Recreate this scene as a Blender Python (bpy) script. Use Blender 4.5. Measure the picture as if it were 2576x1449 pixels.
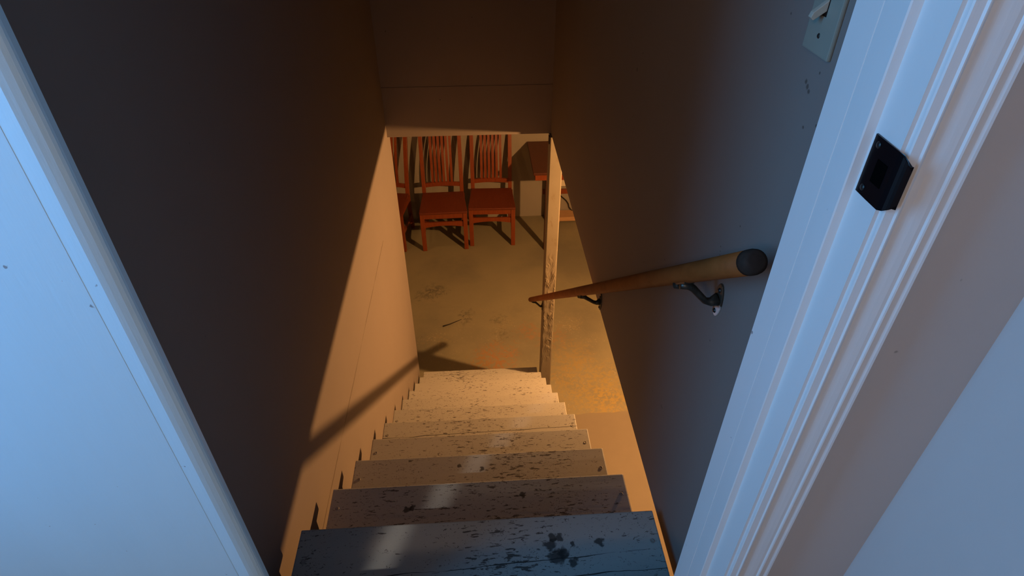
import bpy, bmesh, math, random
from mathutils import Vector, Matrix
C = bpy.context.scene.collection
for o in list(bpy.data.objects): bpy.data.objects.remove(o)

# ------------------------------------------------------------ camera, world, lights
R = ((0.99798858, -0.03767757, 0.05098229), (-0.06338296, -0.60801637, 0.79139036), (0.0011804, -0.79302995, -0.60918151))
cam = bpy.data.cameras.new('camera'); camo = bpy.data.objects.new('camera', cam); C.objects.link(camo)
camo.matrix_world = Matrix([[R[i][0], -R[i][1], -R[i][2], 0] for i in range(3)] + [[0, 0, 0, 1]])
cam.sensor_width = 36; cam.sensor_fit = 'HORIZONTAL'; cam.lens = 21.637; cam.clip_start = 0.02
bpy.context.scene.camera = camo
sc = bpy.context.scene
sc.view_settings.view_transform = 'Standard'; sc.view_settings.look = 'None'
sc.view_settings.exposure = 0.0; sc.view_settings.gamma = 1.0; sc.view_settings.use_curve_mapping = False
w = bpy.data.worlds.new('sky'); sc.world = w; w.use_nodes = True
w.node_tree.nodes['Background'].inputs[0].default_value = (0.35, 0.55, 1.0, 1)
w.node_tree.nodes['Background'].inputs[1].default_value = 0.6

def lamp(name, kind, loc, power, col, **k):
    l = bpy.data.lights.new(name, kind); l.energy = power; l.color = col
    for a, v in k.items(): setattr(l, a, v)
    o = bpy.data.objects.new(name, l); C.objects.link(o); o.location = loc
    return o
def aim(o, tgt):
    o.rotation_euler = (Vector(tgt) - o.location).to_track_quat('-Z', 'Y').to_euler()
bulb = lamp('basement_bulb_light', 'POINT', (1.6, 2.9, -1.53), 265, (1.0, 0.49, 0.165), shadow_soft_size=0.028)
far_fill = lamp('basement_added_fill', 'POINT', (-1.0, 4.9, -1.53), 8, (1.0, 0.49, 0.165), shadow_soft_size=0.028)  # added dim fill for the basement; this second bulb is invented
win = lamp('window_daylight', 'AREA', (-1.35, 0.08, 0.10), 22, (0.09, 0.46, 1.0), shape='RECTANGLE', size=0.50, size_y=1.15)
aim(win, (0.3, 0.08, -0.2))
warm_fill = lamp('upstairs_added_fill', 'POINT', (-1.10, -1.35, 0.75), 24, (1.0, 0.73, 0.50), shadow_soft_size=0.12)  # added warm fill for the doorway casing, no fixture in the hall
beam = lamp('added_beam_spot', 'SPOT', (-0.975, -1.1, 0.9), 85, (1.0, 0.93, 0.84), shadow_soft_size=0.02, spot_size=math.radians(17), spot_blend=1.0)  # added narrow spot, squeezed to throw pale streaks on the upper treads

# ------------------------------------------------------------ materials
def rgb(r, g, b): return (r, g, b, 1)
class NT:
    def __init__(s, name, base=(.5, .5, .5), rough=.6, metal=0, spec=.4):
        s.m = bpy.data.materials.new(name); s.m.use_nodes = True; s.t = s.m.node_tree; s.n = s.t.nodes
        s.b = s.n['Principled BSDF']; s.b.inputs['Base Color'].default_value = rgb(*base)
        s.b.inputs['Roughness'].default_value = rough; s.b.inputs['Metallic'].default_value = metal
        s.b.inputs['Specular IOR Level'].default_value = spec
        s.pos = s.n.new('ShaderNodeNewGeometry').outputs['Position']
    def link(s, a, b): s.t.links.new(a, b)
    def val(s, sock, v):
        if hasattr(v, 'links') or isinstance(v, bpy.types.NodeSocket): s.link(v, sock)
        else: sock.default_value = v
    def math(s, op, a, b=0.0, c=None, clamp=False):
        n = s.n.new('ShaderNodeMath'); n.operation = op; n.use_clamp = clamp
        s.val(n.inputs[0], a); s.val(n.inputs[1], b)
        if c is not None: s.val(n.inputs[2], c)
        return n.outputs[0]
    def map(s, scale=(1, 1, 1), loc=(0, 0, 0), rot=(0, 0, 0), vec=None):
        n = s.n.new('ShaderNodeMapping'); n.inputs['Scale'].default_value = scale; n.inputs['Location'].default_value = loc; n.inputs['Rotation'].default_value = rot
        s.link(vec or s.pos, n.inputs['Vector']); return n.outputs[0]
    def noise(s, scale, detail=4, rough=.55, dist=0, vec=None):
        n = s.n.new('ShaderNodeTexNoise'); n.inputs['Scale'].default_value = scale; n.inputs['Detail'].default_value = detail
        n.inputs['Roughness'].default_value = rough; n.inputs['Distortion'].default_value = dist
        s.link(vec or s.pos, n.inputs['Vector']); return n.outputs['Fac']
    def step(s, v, lo, hi):
        n = s.n.new('ShaderNodeMapRange'); s.link(v, n.inputs[0]); n.inputs[1].default_value = lo; n.inputs[2].default_value = hi
        n.inputs[3].default_value = 0; n.inputs[4].default_value = 1; n.clamp = True; return n.outputs[0]
    def mix(s, f, a, b):
        n = s.n.new('ShaderNodeMix'); n.data_type = 'RGBA'; s.val(n.inputs[0], f)
        for k, v in ((6, a), (7, b)):
            if isinstance(v, tuple): n.inputs[k].default_value = rgb(*v)
            else: s.link(v, n.inputs[k])
        return n.outputs[2]
    def xyz(s):
        n = s.n.new('ShaderNodeSeparateXYZ'); s.link(s.pos, n.inputs[0]); return n.outputs
    def blob(s, c, r, soft=.35, wob=None):
        n = s.n.new('ShaderNodeVectorMath'); n.operation = 'DISTANCE'; s.link(s.pos, n.inputs[0]); n.inputs[1].default_value = c
        d = n.outputs['Value']
        if wob is not None: d = s.math('ADD', d, wob)
        return s.math('SUBTRACT', 1.0, s.step(d, r * (1 - soft), r * (1 + soft)))
    def color(s, c): s.link(c, s.b.inputs['Base Color'])
    def bump(s, h, strength=.3, dist=.002):
        n = s.n.new('ShaderNodeBump'); n.inputs['Strength'].default_value = strength; n.inputs['Distance'].default_value = dist
        s.link(h, n.inputs['Height']); s.link(n.outputs[0], s.b.inputs['Normal'])

def wall_paint(name, base, seam=False, marks=()):
    t = NT(name, base, .75, spec=.2)
    v = t.noise(3.0, 5); c = t.mix(v, tuple(x * .93 for x in base), tuple(min(1, x * 1.05) for x in base))
    sp = t.step(t.noise(38, 2, .5), .765, .785)
    c = t.mix(t.math('MULTIPLY', sp, .55), c, tuple(x * .25 for x in base))
    if seam:
        x, y, z = t.xyz()
        line = t.math('ADD', t.math('MULTIPLY', y, .0416), t.math('ADD', z, 1.6556))
        line = t.math('ADD', line, t.math('MULTIPLY', t.math('SUBTRACT', t.noise(9, 3), .5), .012))
        wdt = t.math('MULTIPLY', t.step(t.noise(4.5, 3), .30, .50), .0032)
        m = t.math('LESS_THAN', t.math('ABSOLUTE', line), wdt)
        m = t.math('MULTIPLY', m, t.math('LESS_THAN', y, 2.75))
        c = t.mix(t.math('MULTIPLY', m, .75), c, (.09, .06, .04))
    for p, rad in marks:
        c = t.mix(t.math('MULTIPLY', t.blob(p, rad, .3, t.math('MULTIPLY', t.math('SUBTRACT', t.noise(300, 2), .5), rad)), .8), c, (.09, .065, .05))
    t.color(c); t.bump(t.noise(260, 3), .12, .001)
    return t.m
M = {}
MARKS = [((0.44, 0.7855, -0.2788), 0.003), ((0.44, 0.7789, -0.2833), 0.0034), ((0.44, 0.7726, -0.2875), 0.003), ((0.44, 0.7595, -0.2592), 0.0018), ((0.44, 0.7602, -0.3316), 0.0022), ((0.44, 0.731, -0.3172), 0.002), ((0.44, 0.9104, -0.6233), 0.0016), ((0.44, 0.9073, -0.6318), 0.0014), ((0.44, 0.9054, -0.6384), 0.0014), ((0.44, 0.8587, -0.5481), 0.0018), ((0.44, 1.1779, -0.8386), 0.002), ((0.44, 0.9166, -0.7049), 0.002), ((0.44, 0.8743, -0.2156), 0.0018), ((0.44, 0.8579, -0.8074), 0.002)]
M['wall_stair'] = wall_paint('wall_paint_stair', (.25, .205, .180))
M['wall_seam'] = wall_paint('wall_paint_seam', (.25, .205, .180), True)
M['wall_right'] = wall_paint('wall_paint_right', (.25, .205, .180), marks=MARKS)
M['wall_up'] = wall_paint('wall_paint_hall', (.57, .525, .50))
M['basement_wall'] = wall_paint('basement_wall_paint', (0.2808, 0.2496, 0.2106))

def trim_paint(name, base):
    t = NT(name, base, .42, spec=.4)
    sp = t.step(t.noise(62, 2, .5), .765, .79)
    c = t.mix(t.math('MULTIPLY', sp, .7), t.mix(t.noise(5, 4, vec=t.map((3, 3, .6))), tuple(x * .93 for x in base), base), (.16, .13, .13))
    t.color(c); t.bump(t.noise(18, 4, vec=t.map((9, 9, 1))), .15, .0015)
    return t.m
M['trim'] = trim_paint('trim_paint', (.80, .78, .76))
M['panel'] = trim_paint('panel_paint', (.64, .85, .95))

def tread_mat():
    t = NT('worn_grey_tread_paint', (.4, .38, .36), .5, spec=.35)
    base = t.mix(t.noise(6, 5, vec=t.map((.6, 3, 3))), (0.3666, 0.351, 0.3276), (0.4368, 0.4212, 0.39))
    # long grain chips, denser where feet fall
    g1 = t.noise(95, 4, .62, .3, vec=t.map((.36, 1.5, 1)))
    foot = t.noise(3.2, 2, vec=t.map((1, .7, .7), (0, 0, 0)))
    x, y, z = t.xyz()
    cx = t.math('SUBTRACT', 1.0, t.step(t.math('ABSOLUTE', t.math('ADD', x, .02)), .12, .42))
    dens = t.math('ADD', t.math('MULTIPLY', t.step(foot, .35, .68), .125), t.math('MULTIPLY', cx, .045))
    v = t.math('ADD', g1, dens)
    chips = t.step(v, .712, .722)
    g2 = t.noise(110, 2, .55, 2.2, vec=t.map((.7, 1, 1), (3, 1, 2)))
    chips2 = t.step(t.math('ADD', g2, t.math('MULTIPLY', foot, .1)), .705, .715)
    c = t.mix(t.math('MULTIPLY', chips, .85), base, (.045, .036, .03))
    c = t.mix(t.math('MULTIPLY', chips2, .75), c, (.06, .045, .035))
    wob = t.math('MULTIPLY', t.math('SUBTRACT', t.noise(70, 4), .5), .03)
    for bx, by, bz, r in BLOTS:
        c = t.mix(t.math('MULTIPLY', t.blob((bx, by, bz), r, .2, wob), .85), c, (.03, .027, .025))
    # long board cracks
    for (z0, y0, k) in ((-1.38, .742, .045), (-1.38, .70, .03), (-2.18, 1.79, .02), (-2.58, 2.29, -.01)):
        l = t.math('SUBTRACT', t.math('SUBTRACT', y, y0), t.math('MULTIPLY', x, k))
        l = t.math('ADD', l, t.math('MULTIPLY', t.math('SUBTRACT', t.noise(8, 4), .5), .016))
        m = t.math('LESS_THAN', t.math('ABSOLUTE', l), t.math('MULTIPLY', t.step(t.noise(7, 3), .3, .6), .0018))
        m = t.math('MULTIPLY', m, t.math('LESS_THAN', t.math('ABSOLUTE', t.math('SUBTRACT', z, z0)), .03))
        c = t.mix(t.math('MULTIPLY', m, .9), c, (.02, .018, .016))
    t.color(c); t.bump(t.math('SUBTRACT', t.noise(40, 4, vec=t.map((.15, 1, 1))), t.math('MULTIPLY', chips, .6)), .25, .002)
    return t.m
BLOTS = [(.150, .803, -1.38, .011), (.142, .785, -1.38, .013), (.165, .800, -1.38, .010), (.158, .755, -1.38, .020), (.170, .762, -1.38, .015), (.197, .782, -1.38, .008),
         (.190, .740, -1.38, .011), (.262, .785, -1.38, .010), (.10, 1.06, -1.58, .008), (-.235, 1.03, -1.58, .011), (-.22, 1.035, -1.58, .008), (-.02, 1.30, -1.78, .008), (.03, 1.50, -1.98, .009), (-.1, 1.32, -1.78, .007)]
M['tread'] = tread_mat()
M['riser'] = NT('riser_paint', (0.1872, 0.1716, 0.1638), .6).m

def wood(name, a, b, sc_=(1, 1, 1), rough=.38, freq=22, spec=.5):
    t = NT(name, a, rough, spec=spec)
    n = t.noise(freq, 5, .6, .6, vec=t.map(sc_)); c = t.mix(t.step(n, .3, .7), a, b)
    t.color(c); t.bump(n, .15, .001); return t.m
M['chair'] = wood('red_brown_chair_wood', (0.1744, 0.03245, 0.007605), (0.2281, 0.04992, 0.0117), (3, 3, .5))
M['seat'] = wood('red_brown_seat_wood', (0.1061, 0.01872, 0.006318), (0.1435, 0.0287, 0.008424), (4, .6, 4))
M['desk'] = wood('dark_red_brown_wood', (0.0585, 0.01248, 0.00546), (0.0858, 0.01872, 0.00702), (.6, 4, 4), .45)
M['rail'] = wood('handrail_wood', (.20, .062, .014), (.29, .096, .025), (5, .8, .8), .6, spec=.12)
M['railend'] = wood('handrail_end_grain', (.030, .021, .017), (.045, .032, .025), (3, 3, 3), .8, spec=.1)
M['plank'] = wood('pine_plank', (.42, .24, .12), (.52, .31, .16), (.6, 4, 4), .6)
M['iron'] = NT('blackened_metal', (.035, .032, .030), .38, .6).m
M['hole'] = NT('black_hole', (.002, .002, .002), .9, spec=0).m
M['black'] = NT('black_enamel', (.006, .006, .008), .18, .3, .5).m
M['plastic'] = NT('ivory_plastic', (.30, .30, .245), .45).m
M['toggle'] = NT('ivory_toggle', (.50, .45, .36), .35).m
M['screw'] = NT('dark_screw', (.05, .045, .04), .45, .6).m
M['treadscrew'] = NT('painted_screw', (.30, .28, .26), .5, .2).m
M['porcelain'] = NT('porcelain', (.8, .78, .74), .3).m
M['cord'] = NT('black_rubber_cord', (.012, .011, .011), .5).m
M['paper'] = NT('pale_card', (.75, .66, .52), .8).m
M['stick'] = NT('charred_stick', (.03, .022, .018), .8).m
M['crumb'] = NT('pale_paint_flake', (.75, .70, .60), .8).m
def bracket_mat():
    t = NT('chipped_bracket_metal', (.06, .055, .045), .35, .5)
    ob = t.n.new('ShaderNodeTexCoord').outputs['Object']
    n = t.noise(60, 2, vec=ob); x, y, z = t.xyz()
    t.color(t.mix(t.step(n, .45, .7), (.045, .042, .034), (.085, .08, .065))); return t.m
M['bracket'] = bracket_mat()
def smear_mat():
    t = NT('paint_smeared_bracket_metal', (.06, .055, .045), .4, .3)
    wob = t.math('MULTIPLY', t.math('SUBTRACT', t.noise(120, 3), .5), .02)
    k = t.blob((.436, .842, -.742), .025, .15, wob)
    t.color(t.mix(k, (.06, .055, .042), (.70, .72, .72))); return t.m
M['bracket_smear'] = smear_mat()

def floor_mat():
    t = NT('worn_painted_concrete', (.3, .28, .22), .62, spec=.3)
    x, y, z = t.xyz()
    base = t.mix(t.noise(2.2, 6, .6), (.20, .180, .120), (.285, .248, .160))
    base = t.mix(t.math('MULTIPLY', t.step(t.noise(1.1, 5, .6, vec=t.map(loc=(4, 2, 0))), .48, .66), .5), base, (.13, .12, .095))
    near = t.math('SUBTRACT', 1.0, t.step(y, 3.9, 4.7))
    # yellowed flaking patches
    fl = t.noise(34, 7, .75, .5); area = t.noise(2.6, 3, vec=t.map(loc=(1.3, .6, 0)))
    yel = t.step(t.math('ADD', fl, t.math('MULTIPLY', area, .75)), .95, 1.03)
    c = t.mix(t.math('MULTIPLY', t.math('MULTIPLY', yel, near), .45), base, (.27, .215, .12))
    wob = t.math('MULTIPLY', t.math('SUBTRACT', t.noise(14, 6, .75), .5), .42)
    for p, r, col, f in RUST:
        k = t.math('MULTIPLY', t.blob((p[0], p[1], -3.58), r, .35, wob), t.step(fl, .47, .53))
        c = t.mix(t.math('MULTIPLY', k, f), c, col)
    fine = t.step(t.math('ADD', t.noise(60, 4, .7, .4), t.math('MULTIPLY', area, .30)), .77, .80)
    c = t.mix(t.math('MULTIPLY', t.math('MULTIPLY', fine, near), .6), c, (.36, .31, .22))
    sp = t.step(t.noise(45, 1, .5, vec=t.map(loc=(7, 7, 0))), .80, .82)
    c = t.mix(t.math('MULTIPLY', sp, .8), c, (.08, .06, .04))
    # the newer patch of floor paint beside the stairs, with its wavy border
    edge = t.math('SUBTRACT', y, t.math('ADD', 3.04, t.math('MULTIPLY', t.noise(6, 4), .05)))
    m = t.math('SUBTRACT', 1.0, t.step(edge, -.002, .006))
    c = t.mix(m, c, t.mix(t.noise(8, 5), (0.195, 0.1599, 0.1209), (0.2262, 0.1872, 0.1404)))
    t.color(c); t.bump(fl, .1, .002); return t.m
RUST = [((.11, 3.72), .16, (0.320, 0.160, 0.068), .75), ((.08, 3.60), .12, (0.320, 0.160, 0.068), .7), ((-.05, 3.66), .08, (0.288, 0.173, 0.069), .6), ((.40, 4.02), .10, (0.304, 0.160, 0.072), .55), ((.60, 3.92), .14, (0.288, 0.155, 0.069), .5),
        ((.85, 3.35), .26, (0.317, 0.230, 0.081), .7), ((.95, 3.15), .15, (0.346, 0.242, 0.081), .7), ((.65, 3.5), .14, (0.288, 0.213, 0.098), .6), ((.75, 3.7), .16, (0.288, 0.207, 0.086), .6),
        ((-.42, 4.65), .09, (0.086, 0.075, 0.058), .6), ((-.5, 4.6), .09, (0.086, 0.075, 0.058), .5), ((-.14, 4.3), .05, (0.081, 0.069, 0.052), .5), ((-.14, 4.2), .04, (0.081, 0.069, 0.052), .5), ((.15, 4.2), .06, (0.092, 0.081, 0.058), .5), ((.16, 4.0), .06, (0.092, 0.081, 0.058), .5)]
M['floor'] = floor_mat()
def post_mat():
    t = NT('alligatored_post_paint', (.5, .42, .3), .55, spec=.35)
    n = t.noise(22, 3, .5, 1.6, vec=t.map((3.0, 3.0, .55)))
    rid = t.math('ABSOLUTE', t.math('SUBTRACT', n, .5))
    crack = t.math('SUBTRACT', 1.0, t.step(rid, .008, .020))
    x, y, z = t.xyz()
    band = t.math('MULTIPLY', t.step(z, -3.30, -3.0), t.math('SUBTRACT', 1.0, t.step(z, -2.45, -2.25)))
    k = t.math('MULTIPLY', crack, band)
    k = 0.0
    base = t.mix(t.noise(9, 5), (0.234, 0.195, 0.1404), (0.2964, 0.2574, 0.195))
    base = t.mix(t.math('MULTIPLY', t.step(t.noise(30, 4, vec=t.map((1, 1, .4), (3, 3, 3))), .6, .7), .6), base, (.20, .15, .09))
    t.color(base)
    t.bump(t.noise(150, 3), .15, .001); return t.m
M['post'] = post_mat()
M['wood_floor'] = wood('hall_floor_boards', (.22, .13, .07), (.30, .18, .10), (3, .3, 1), .4, 14)

# ------------------------------------------------------------ mesh helpers
def box(bm, x0, x1, y0, y1, z0, z1, bev=0):
    v = [bm.verts.new((x, y, z)) for z in (z0, z1) for y in (y0, y1) for x in (x0, x1)]
    fs = [bm.faces.new([v[i] for i in q]) for q in ((0, 2, 3, 1), (4, 5, 7, 6), (0, 1, 5, 4), (2, 6, 7, 3), (0, 4, 6, 2), (1, 3, 7, 5))]
    if bev:
        es = list({e for f in fs for e in f.edges})
        bmesh.ops.bevel(bm, geom=es, offset=bev, segments=2, affect='EDGES', profile=.6)
def prism(bm, poly, a0, a1, axis='z'):
    def P(u, v, a): return {'z': (u, v, a), 'x': (a, u, v), 'y': (u, a, v)}[axis]
    lo = [bm.verts.new(P(u, v, a0)) for u, v in poly]; hi = [bm.verts.new(P(u, v, a1)) for u, v in poly]
    n = len(poly); bm.faces.new(lo[::-1]); bm.faces.new(hi)
    for i in range(n): bm.faces.new((lo[i], lo[(i + 1) % n], hi[(i + 1) % n], hi[i]))
def tube(bm, pts, r, seg=12, caps=True, flat=1.0):
    pts = [Vector(p) for p in pts]; rs = r if isinstance(r, (list, tuple)) else [r] * len(pts); rings = []
    up = Vector((0, 0, 1)); 
    if abs((pts[-1] - pts[0]).normalized().dot(up)) > .95: up = Vector((0, 1, 0))
    for i, p in enumerate(pts):
        d = (pts[min(i + 1, len(pts) - 1)] - pts[max(i - 1, 0)]).normalized()
        a = d.cross(up).normalized(); b = a.cross(d).normalized()
        rings.append([bm.verts.new(p + (a * math.cos(2 * math.pi * k / seg) + b * flat * math.sin(2 * math.pi * k / seg)) * rs[i]) for k in range(seg)])
    for A, B in zip(rings, rings[1:]):
        for k in range(seg): bm.faces.new((A[k], A[(k + 1) % seg], B[(k + 1) % seg], B[k]))
    if caps: bm.faces.new(rings[0][::-1]); bm.faces.new(rings[-1])
def bar(bm, pts, hw, hd, xdir=(1, 0, 0)):
    """rectangular section swept along pts; hw half width along xdir, hd half depth across it"""
    pts = [Vector(p) for p in pts]; X = Vector(xdir).normalized(); rings = []
    for i, p in enumerate(pts):
        d = (pts[min(i + 1, len(pts) - 1)] - pts[max(i - 1, 0)]).normalized(); a = (X - d * X.dot(d)).normalized(); b = d.cross(a)
        rings.append([bm.verts.new(p + a * (sx * hw) + b * (sy * hd)) for sx, sy in ((1, 1), (-1, 1), (-1, -1), (1, -1))])
    for A, B in zip(rings, rings[1:]):
        for k in range(4): bm.faces.new((A[k], A[(k + 1) % 4], B[(k + 1) % 4], B[k]))
    bm.faces.new(rings[0][::-1]); bm.faces.new(rings[-1])
def lathe(bm, prof, c, axis, seg=20):
    ax = Vector(axis).normalized(); a = ax.orthogonal().normalized(); b = ax.cross(a); c = Vector(c); rings = []
    for r, h in prof:
        if r < 1e-6: rings.append([bm.verts.new(c + ax * h)])
        else: rings.append([bm.verts.new(c + ax * h + (a * math.cos(2 * math.pi * k / seg) + b * math.sin(2 * math.pi * k / seg)) * r) for k in range(seg)])
    for A, B in zip(rings, rings[1:]):
        for k in range(seg):
            k2 = (k + 1) % seg
            if len(A) == 1 and len(B) > 1: bm.faces.new((A[0], B[k2], B[k]))
            elif len(B) == 1 and len(A) > 1: bm.faces.new((A[k], A[k2], B[0]))
            elif len(A) > 1: bm.faces.new((A[k], A[k2], B[k2], B[k]))
def mk(name, fn, mat, parent=None, smooth=False, bev=0, origin=None):
    bm = bmesh.new(); fn(bm)
    bmesh.ops.recalc_face_normals(bm, faces=bm.faces)
    off = Vector((0, 0, 0)); q = parent
    while q is not None: off += q.location; q = q.parent
    o3 = Vector(origin) if origin is not None else off
    bmesh.ops.translate(bm, verts=bm.verts, vec=-o3)
    me = bpy.data.meshes.new(name); bm.to_mesh(me); bm.free(); me.materials.append(mat)
    if smooth:
        for p in me.polygons: p.use_smooth = True
    o = bpy.data.objects.new(name, me); C.objects.link(o)
    if parent is not None: o.parent = parent; o.location = o3 - off
    elif origin is not None: o.location = o3
    if bev:
        m = o.modifiers.new('bevel', 'BEVEL'); m.width = bev; m.segments = 2; m.limit_method = 'ANGLE'; m.angle_limit = math.radians(35)
    return o
def tag(o, label=None, cat=None, group=None, kind=None):
    for k, v in (('label', label), ('category', cat), ('group', group), ('kind', kind)):
        if v: o[k] = v
    return o
def thing(name, loc, label, cat, group=None):
    o = bpy.data.objects.new(name, None); C.objects.link(o); o.location = loc; o.empty_display_size = .1
    return tag(o, label, cat, group)
def boxes(*bs):
    def f(bm):
        for b in bs: box(bm, *b)
    return f
def struct(name, fn, mat, **k): return tag(mk(name, fn, mat, **k), kind='structure')

# ------------------------------------------------------------ setting
XL, XR = -.50, .44                 # stairwell wall faces
FZ, CZ, UZ = -3.58, -1.46, -1.18   # basement floor, basement ceiling, upstairs floor
YH = 3.35                          # header face
TOP = 1.25
struct('floor', boxes((-2.7, 3.7, .3, 6.1, FZ - .1, FZ)), M['floor'])
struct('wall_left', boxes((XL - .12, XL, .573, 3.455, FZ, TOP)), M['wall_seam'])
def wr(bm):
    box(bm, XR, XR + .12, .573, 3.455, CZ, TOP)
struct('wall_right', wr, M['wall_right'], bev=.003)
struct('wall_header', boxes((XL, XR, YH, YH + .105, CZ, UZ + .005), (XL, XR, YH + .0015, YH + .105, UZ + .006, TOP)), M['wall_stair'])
struct('wall_back', boxes((-2.7, 3.7, 5.97, 6.1, FZ, CZ)), M['basement_wall'])
struct('wall_basement_left', boxes((-2.7, -2.6, .3, 5.97, FZ, CZ)), M['basement_wall'])
struct('wall_basement_right', boxes((3.6, 3.7, .3, 5.97, FZ, CZ)), M['basement_wall'])
struct('wall_basement_front', boxes((-2.6, 3.6, .3, .4, FZ, CZ)), M['basement_wall'])
struct('ceiling', boxes((XR + .12, 3.7, .60, 6.1, CZ, UZ), (-2.7, XR + .12, 3.455, 6.1, CZ, UZ), (-2.7, XL - .12, .60, 3.455, CZ, UZ)), M['basement_wall'])
# upstairs hall
struct('floor_hall', boxes((-2.7, XR + .36, -3.1, .574, CZ, UZ)), M['wood_floor'])
struct('ceiling_hall', boxes((-2.4, XR + .36, -3.1, 3.46, TOP, TOP + .1)), M['wall_up'])
struct('wall_hall_right', boxes((.5500, .66, -3.1, .456, UZ, TOP)), M['wall_up'])
struct('wall_hall_back', boxes((-2.3, .55, -3.1, -3.0, UZ, TOP)), M['wall_up'])
struct('wall_hall_left', boxes((-1.37, -1.27, -3.0, -.2, UZ, TOP), (-1.37, -1.27, .36, .553, UZ, TOP), (-1.37, -1.27, -.2, .36, UZ, -.55), (-1.37, -1.27, -.2, .36, .75, TOP)), M['wall_up'])
struct('window_1', boxes((-1.33, -1.29, -.2, -.17, -.55, .75), (-1.33, -1.29, .33, .36, -.55, .75), (-1.33, -1.29, -.17, .33, -.55, -.52), (-1.33, -1.29, -.17, .33, .72, .75)), M['trim'])
struct('wall_front_right', boxes((.3698, .66, .456, .5716, UZ, TOP)), M['wall_up'])
struct('wall_front_top', boxes((-.3865, .3698, .456, .5716, .87, TOP)), M['wall_up'])
K = .8                             # doorway measured at .8 of the stairwell's sight lines
def sc2(poly): return [(x * K, y * K) for x, y in poly]
# left side of the doorway: plain painted board with a softened edge
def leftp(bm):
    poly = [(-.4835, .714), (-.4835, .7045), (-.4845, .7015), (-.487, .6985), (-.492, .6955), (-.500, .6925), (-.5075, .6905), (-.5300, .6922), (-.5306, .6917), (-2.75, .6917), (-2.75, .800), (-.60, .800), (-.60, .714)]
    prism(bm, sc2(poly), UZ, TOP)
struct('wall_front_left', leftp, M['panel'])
# right jamb, stop and casing
def jamb(bm):
    prism(bm, sc2([(.4405, .567), (.462, .567), (.462, .7145), (.431, .7145), (.431, .665), (.4325, .664), (.431, .663), (.429, .620), (.4305, .6185), (.4405, .6165)]), UZ, .87)
struct('trim_1', jamb, M['trim'])
def casing(bm):
    y = .570
    prof = [(.4455, y), (.4455, .5605), (.4465, .5585), (.4560, .5570), (.4575, .5545), (.4590, .5545), (.4600, .5565), (.4640, .5585), (.4720, .5575), (.4800, .5555), (.4880, .5540), (.4930, .5540),
            (.4945, .5515), (.4965, .5508), (.4985, .5530), (.5035, .5530), (.5060, .5530), (.5090, .5510), (.5120, .5505), (.5140, .5530), (.5160, y)]
    prism(bm, sc2(prof), UZ, .95)
struct('trim_2', casing, M['trim'])
struct('trim_3', boxes((-.383, .3524, .4536, .57, .85, .87)), M['trim'])

# ------------------------------------------------------------ staircase
def nos(i): return .861 + .252 * i, -1.382 - .1998 * i     # nosing y, tread top z
st = thing('staircase', (-.02, 3.38, FZ), 'steep wooden staircase with worn grey painted treads leading down to the basement', 'staircase')
random.seed(4)
for i in range(11):
    y, z = nos(i)
    dx = random.uniform(-.003, .003)
    tr = mk('tread', lambda bm: box(bm, -.457 + dx, .411 + dx, y - (.279 if i else .287), y, z - .038, z, .004), M['tread'], st)
    for sx in (-.435, .39):
        for sy in (-.075, -.19):
            mk('screw', lambda bm: lathe(bm, [(0, .0005), (.0035, .0008), (.0052, .0018), (.0062, .0006), (.0062, -.002)], (sx + dx, y + sy + random.uniform(-.01, .01), z), (0, 0, 1), 12), M['treadscrew'], tr, True)
    mk('riser', lambda bm: box(bm, -.448, .395, y - .049, y - .030, (z - .1998 if i < 10 else FZ), z - .038), M['riser'], st)
y, z = nos(-1)
mk('riser', lambda bm: box(bm, -.448, .395, y - .035, y - .019, z - .1998, z - .002), M['riser'], st)
def stringer(x0, x1):
    def f(bm):
        top = []
        y, z = nos(0); top.append((y - .27, z - .038))
        for i in range(11):
            y, z = nos(i); top.append((y - .049, z - .038))
            top.append((y - .049, (z - .1998 - .038) if i < 10 else FZ))
        poly = top + [(3.05, FZ), (.62, -1.76), (.62, -1.45)]
        prism(bm, poly, x0, x1, 'x')
    return f
mk('stringer', stringer(-.448, -.410), M['riser'], st); mk('stringer', stringer(.350, .388), M['riser'], st)

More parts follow.
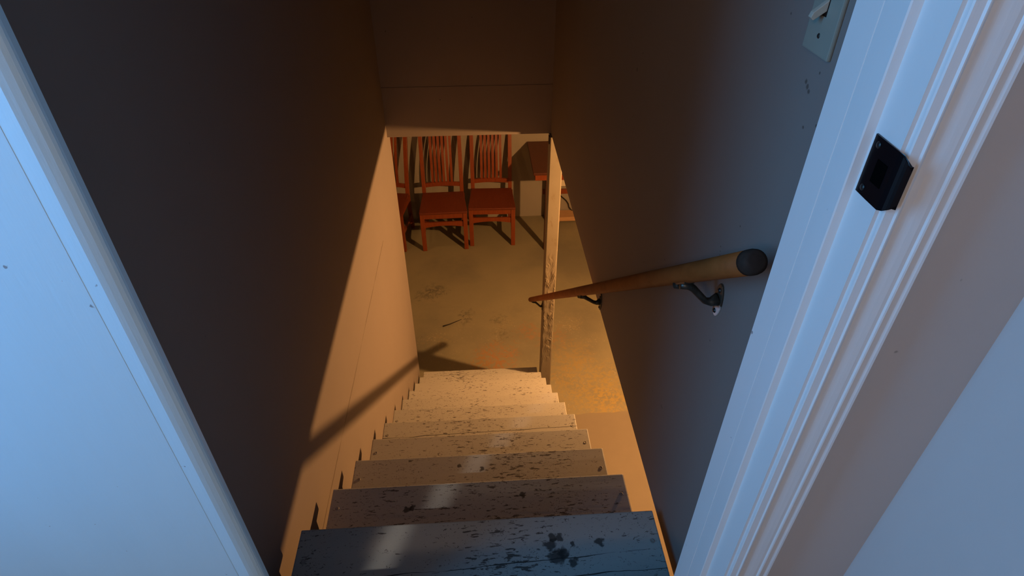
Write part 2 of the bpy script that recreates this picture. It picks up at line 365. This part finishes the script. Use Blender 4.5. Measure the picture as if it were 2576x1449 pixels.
# ------------------------------------------------------------ post
po = thing('support_post', (.469, 3.333, FZ), 'square wooden post with wrinkled cracked paint standing beside the bottom step', 'post')
from mathutils import noise as mnoise
def shaft(bm):
    # closed post whose near face carries the wrinkled, alligatored paint as real relief
    x0, x1, y0, y1 = .430, .508, 3.29, 3.375; nx, nz = 30, 420; g = []
    for k in range(nz + 1):
        z = FZ + (CZ - FZ) * k / nz; row = []
        env = max(0, min(1, (z + 3.32) / .25)) * max(0, min(1, (-2.22 - z) / .25))
        for i in range(nx + 1):
            u = i / nx; x = x0 + (x1 - x0) * u; ed = min(1, min(u, 1 - u) * 9)
            wv = x * 95 + 2.6 * mnoise.noise((x * 18, 0, z * 7)) + 1.3 * mnoise.noise((x * 40, 3, z * 26))
            rid = abs((wv % 1.0) - .5) * 2; brk = .5 + .5 * max(-1, min(1, 2.4 * mnoise.noise((x * 40, 7, z * 17))))
            h = env * ed * .0052 * (rid ** .6) * brk
            corner = .002 * (1 - min(1, min(u, 1 - u) * 16))
            row.append(bm.verts.new((x, y0 + corner - h, z)))
        g.append(row)
    for a, b in zip(g, g[1:]):
        for i in range(nx): bm.faces.new((a[i], a[i + 1], b[i + 1], b[i]))
    bk = [[bm.verts.new((xx, y1, zz)) for xx in (x0, x1)] for zz in (FZ, CZ)]
    bm.faces.new([bk[0][0], bk[0][1], bk[1][1], bk[1][0]])
    bm.faces.new([r_[0] for r_ in g] + [bk[1][0], bk[0][0]]); bm.faces.new([r_[-1] for r_ in g][::-1] + [bk[0][1], bk[1][1]])
    bm.faces.new(g[0] + [bk[0][1], bk[0][0]]); bm.faces.new(g[-1][::-1] + [bk[1][0], bk[1][1]])
mk('shaft', shaft, M['post'], po)
def ties(bm):
    box(bm, .424, .4298, 3.30, 3.33, CZ - .045, CZ - .001, .001); 
mk('metal_tie', ties, M['iron'], po)

# ------------------------------------------------------------ handrail
RX = .367
def rp(y): return Vector((RX, y, -.468 - .8195 * (y - .6457)))
hr = thing('handrail', tuple(rp(2.0)), 'round brown wooden handrail with dark rounded top end on black brackets', 'handrail')
A, B = rp(.665), rp(3.54)
def rail(bm):
    n = 30; pts = [A.lerp(B, k / n) for k in range(n + 1)]
    d = (B - A).normalized(); pts = pts + [B + d * .006, B + d * .010]; tube(bm, pts, [.018] * (n + 1) + [.0155, .010], 24)
mk('rail', rail, M['rail'], hr, True)
def capf(bm):
    d = (A - B).normalized(); tube(bm, [A + d * t for t in (0, .012, .019, .0225, .024)], [.0183, .0183, .0172, .0150, .011], 24)
mk('end_cap', capf, M['railend'], hr, True)
def bracket(y, xw, zoff=-.060, mat=None):
    c = rp(y); zt = c.z - .0225; zw = c.z + zoff
    def arm(bm):
        tube(bm, [(RX - .006, y + .004, zt - .005), (RX + .010, y + .003, zt - .007), (RX + .018, y, zt - .012), (RX + .045, y, zw - .006), (RX + .056, y, zw - .010), (xw - .003, y, zw - .004)], [.0095, .0095, .0080, .0075, .0090, .0140], 14, flat=.85)
    a = mk('bracket', arm, M['bracket'], hr, True)
    def saddle(bm):
        d = (B - A).normalized(); bar(bm, [c - d * .026 + Vector((0, 0, -.0215)), c + d * .026 + Vector((0, 0, -.0215))], .009, .002)
        lathe(bm, [(0, .008), (.006, .006), (.008, 0), (.008, -.004)], (RX - .004, y + .022, zt - .020), (-.6, .3, -.4), 12)
    mk('saddle', saddle, M['bracket'], a)
    def plate(bm):
        n = 20; poly = [(y + .0165 * math.cos(t), zw - .006 + .036 * math.sin(t)) for t in [2 * math.pi * k / n for k in range(n)]]
        prism(bm, poly, xw - .004, xw - .0003, 'x')
    mk('wall_plate', plate, mat or M['bracket'], a, bev=.001)
    for s in (-.027, .020):
        mk('screw', lambda bm: lathe(bm, [(0, .0035), (.0035, .003), (.005, 0)], (xw - .004, y, zw - .004 + s), (-1, 0, 0), 12), M['iron'], a, True)
bracket(.863, XR, -.058, M['bracket_smear']); bracket(1.74, XR, -.048); bracket(3.335, .430)

# ------------------------------------------------------------ light switch and strike plate
sw = thing('light_switch', (XR, .777, -.183), 'ivory toggle light switch plate on the dark right wall beside the door jamb', 'light switch')
mk('cover_plate', lambda bm: box(bm, XR - .006, XR - .0002, .7425, .812, -.2405, -.126, .0022), M['plastic'], sw)
def tog(bm):
    prism(bm, [(XR - .006, -.176), (XR - .0225, -.190), (XR - .0245, -.196), (XR - .0205, -.1995), (XR - .006, -.189)], .7735, .7815, 'y')
mk('toggle', lambda bm: tog(bm), M['toggle'], sw, bev=.0008)
mk('toggle_slot', lambda bm: box(bm, XR - .0064, XR - .0055, .7720, .7830, -.1955, -.1705), M['iron'], sw)
for zz in (-.2185, -.1475):
    mk('screw', lambda bm: lathe(bm, [(0, .0012), (.0024, .0010), (.0034, 0)], (XR - .006, .777, zz), (-1, 0, 0), 14), M['screw'], sw, True)
sp_ = thing('strike_plate', (.3524, .468, -.2472), 'black metal latch strike plate with curled lip on the white door jamb', 'strike plate')
def strike(bm):
    pr = [(.4403, .6095), (.4380, .6090), (.4375, .585), (.4375, .563), (.4385, .556), (.4400, .5525), (.4415, .5495), (.4435, .5475), (.4460, .5455), (.4475, .5475), (.4450, .5497), (.4430, .5520), (.4403, .558)]
    prism(bm, sc2(pr), -.2752, -.2200)
o = mk('plate', strike, M['black'], sp_)
bm = bmesh.new(); bm.from_mesh(o.data)
bmesh.ops.bisect_plane(bm, geom=bm.verts[:] + bm.edges[:] + bm.faces[:], plane_co=(0, 0, .0190), plane_no=(0, 0, 1))
bmesh.ops.bisect_plane(bm, geom=bm.verts[:] + bm.edges[:] + bm.faces[:], plane_co=(0, 0, -.0205), plane_no=(0, 0, 1))
for v in bm.verts:   # round the lip's corners
    y = v.co.y + .468
    if y < .4525:
        k = (.4525 - y) / .0165
        if abs(v.co.z) > .025: v.co.z *= 1 - .46 * k ** 2.4
bm.to_mesh(o.data); bm.free()
mk('latch_hole', lambda bm: box(bm, .3494, .3502, .457, .472, -.258, -.237), M['hole'], sp_)
for zz in (-.2270, -.2680):
    mk('screw', lambda bm: lathe(bm, [(0, .0010), (.0024, .0008), (.0032, 0)], (.3500, .479, zz), (-1, 0, 0), 12), M['iron'], sp_, True)

# ------------------------------------------------------------ chairs (local: x right seen from the front, front at y=0, floor z=0, back towards +y)
def make_chair(label):
    t = thing('wooden_chair', (0, 0, 0), label, 'chair', 'wooden slat-back chairs along the basement wall')
    ch = M['chair']
    def seat(bm):
        prism(bm, [(-.236, 0), (.236, 0), (.240, .012), (.212, .425), (-.212, .425), (-.240, .012)], .437, .460)
    mk('seat', seat, M['seat'], t, bev=.006)
    for s in (-1, 1):
        mk('leg', lambda bm: bar(bm, [(s * .214, .038, 0), (s * .214, .036, .25), (s * .214, .036, .437)], .021, .021), ch, t, bev=.003)
    def px(z): # back post curve y(z)
        return .445 + (.06 * ((.45 - z) / .45) ** 2 if z < .45 else .15 * ((z - .45) / .62) ** 1.35)
    for s in (-1, 1):
        zs = [k * 1.17 / 18 for k in range(19)]
        mk('leg', lambda bm: bar(bm, [(s * .196, px(z), z) for z in zs], .0195, .017), ch, t, bev=.003)
    # aprons and stretchers
    mk('apron', lambda bm: (box(bm, -.195, .195, .022, .042, .378, .437), box(bm, -.222, -.200, .05, .43, .385, .437), box(bm, .200, .222, .05, .43, .385, .437)), ch, t)
    def arch(x0, x1, z0, z1, rise, y0, y1, topc=0):
        def f(bm):
            n = 10; xs = [x0 + (x1 - x0) * k / n for k in range(n + 1)]
            lo = [(x, z0 + rise * (1 - ((2 * k / n) - 1) ** 2)) for k, x in enumerate(xs)]
            hi = [(x, z1 + topc * (1 - ((2 * k / n) - 1) ** 2)) for k, x in enumerate(xs)]
            prism(bm, lo + hi[::-1], y0, y1, 'y')
        return f
    mk('stretcher', arch(-.197, .197, .272, .333, .020, .027, .045), ch, t)
    for s in (-1, 1):
        mk('stretcher', lambda bm: box(bm, s * .205 - .009, s * .205 + .009, .055, .46, .16, .20), ch, t)
    mk('back_rail', arch(-.18, .18, .508, .552, .012, px(.53) - .011, px(.53) + .009, .010), ch, t)
    mk('top_rail', arch(-.18, .18, 1.085, 1.165, 0, px(1.12) - .011, px(1.12) + .009, .018), ch, t)
    for k in range(6):
        x0 = (k - 2.5) * .0395
        pts = []
        for j in range(11):
            z = .548 + (1.10 - .548) * j / 10; u = j / 10
            pts.append((x0, px(z) - .024 * math.sin(math.pi * u), z))
        mk('slat', lambda bm: bar(bm, pts, .0125, .005), ch, t)
    return t
def copy_tree(o, parent=None):
    c = o.copy(); C.objects.link(c); c.parent = parent
    for k in list(o.children): copy_tree(k, c)
    return c
c3 = make_chair('red-brown slat-back wooden chair nearest the dark table, right of the three')
c3.location = (.143, 5.372, FZ); c3.rotation_euler.z = math.radians(-1.5)
c2 = copy_tree(c3); c2['label'] = 'middle red-brown slat-back chair, standing between the two others'
c2.location = (-.342, 5.318, FZ); c2.rotation_euler.z = math.radians(1.5)
c1 = copy_tree(c3); c1['label'] = 'leftmost red-brown slat-back chair, half hidden behind the left stairwell wall'
c1.location = (-.985, 5.345, FZ); c1.rotation_euler.z = math.radians(-9)

# ------------------------------------------------------------ table and things right of the post
tb = thing('wooden_table', (.98, 5.6, FZ), 'tall dark red-brown table against the back wall, beyond the post', 'table')
mk('tabletop', lambda bm: box(bm, .54, 1.55, 5.24, 5.955, -2.705, -2.68, .003), M['desk'], tb)
mk('apron', lambda bm: (box(bm, .56, 1.53, 5.255, 5.275, -2.765, -2.705), box(bm, .56, .58, 5.275, 5.94, -2.765, -2.705), box(bm, 1.51, 1.53, 5.275, 5.94, -2.765, -2.705)), M['chair'], tb)
for x, y in ((.69, 5.30), (1.48, 5.28), (.76, 5.90), (1.48, 5.90)):
    mk('leg', lambda bm: box(bm, x - .022, x + .022, y - .022, y + .022, FZ, -2.705, .002), M['desk'], tb)
pk = mk('wooden_plank', lambda bm: box(bm, .80, 1.5, 5.80, 5.955, -3.56, -3.51, .003), M['plank'], origin=(1.1, 5.88, -3.56))
tag(pk, 'pale wooden plank lying low along the back wall under the table', 'plank')
for x in (.84, 1.38): mk('foot_block', lambda bm: box(bm, x, x + .06, 5.81, 5.94, FZ, -3.56), M['plank'], pk)
cd = mk('power_cord', lambda bm: tube(bm, [(.86, 5.958, -3.27), (.90, 5.955, -3.31), (.95, 5.955, -3.355), (.985, 5.955, -3.39), (1.01, 5.955, -3.43), (1.02, 5.95, -3.47), (1.05, 5.94, -3.505), (1.2, 5.93, -3.505)], .006, 8), M['cord'], smooth=True, origin=(.95, 5.955, -3.35))
tag(cd, 'thin black cord hanging down the wall right of the post', 'cord')
sh = thing('wall_rail', (1.1, 5.955, -3.29), 'low brown wooden rail fixed to the back wall right of the post', 'rail')
mk('board', lambda bm: box(bm, .72, 1.4, 5.945, 5.969, -3.298, -3.245, .002), M['chair'], sh)
pb = mk('notice_card', lambda bm: box(bm, .86, 1.06, 5.9605, 5.9695, -3.21, -3.02, .001), M['paper'], origin=(.96, 5.965, -3.1))
tag(pb, 'small pale card on the back wall right of the post', 'card')

# ------------------------------------------------------------ bits on the basement floor
def stick(bm):
    tube(bm, [(-.34, 4.13, FZ + .006), (-.28, 4.155, FZ + .006), (-.23, 4.185, FZ + .005), (-.18, 4.215, FZ + .004)], [.006, .005, .004, .002], 8)
tag(mk('stick', stick, M['stick'], smooth=True, origin=(-.26, 4.17, FZ)), 'thin dark stick lying on the bare concrete floor', 'stick')

# ------------------------------------------------------------ basement bulb holders, one added for the fill; beam aim
for lx, ly, lab in ((1.6, 2.9, 'bare bulb holder on the basement ceiling right of the stairs'), (-1.0, 4.9, 'added holder for the dim fill light on the basement ceiling above the leftmost chair')):
    lp = thing('ceiling_lamp', (lx, ly, CZ), lab, 'lamp', 'bulb holders on the basement ceiling')
    mk('holder', lambda bm: lathe(bm, [(0, 0), (.055, 0), (.052, -.012), (.030, -.022), (.024, -.030), (0, -.030)], (lx, ly, CZ), (0, 0, 1), 20), M['porcelain'], lp, True)
aim(beam, (-.19, .93, -1.45))
beam.scale = (.085, 1, 1)
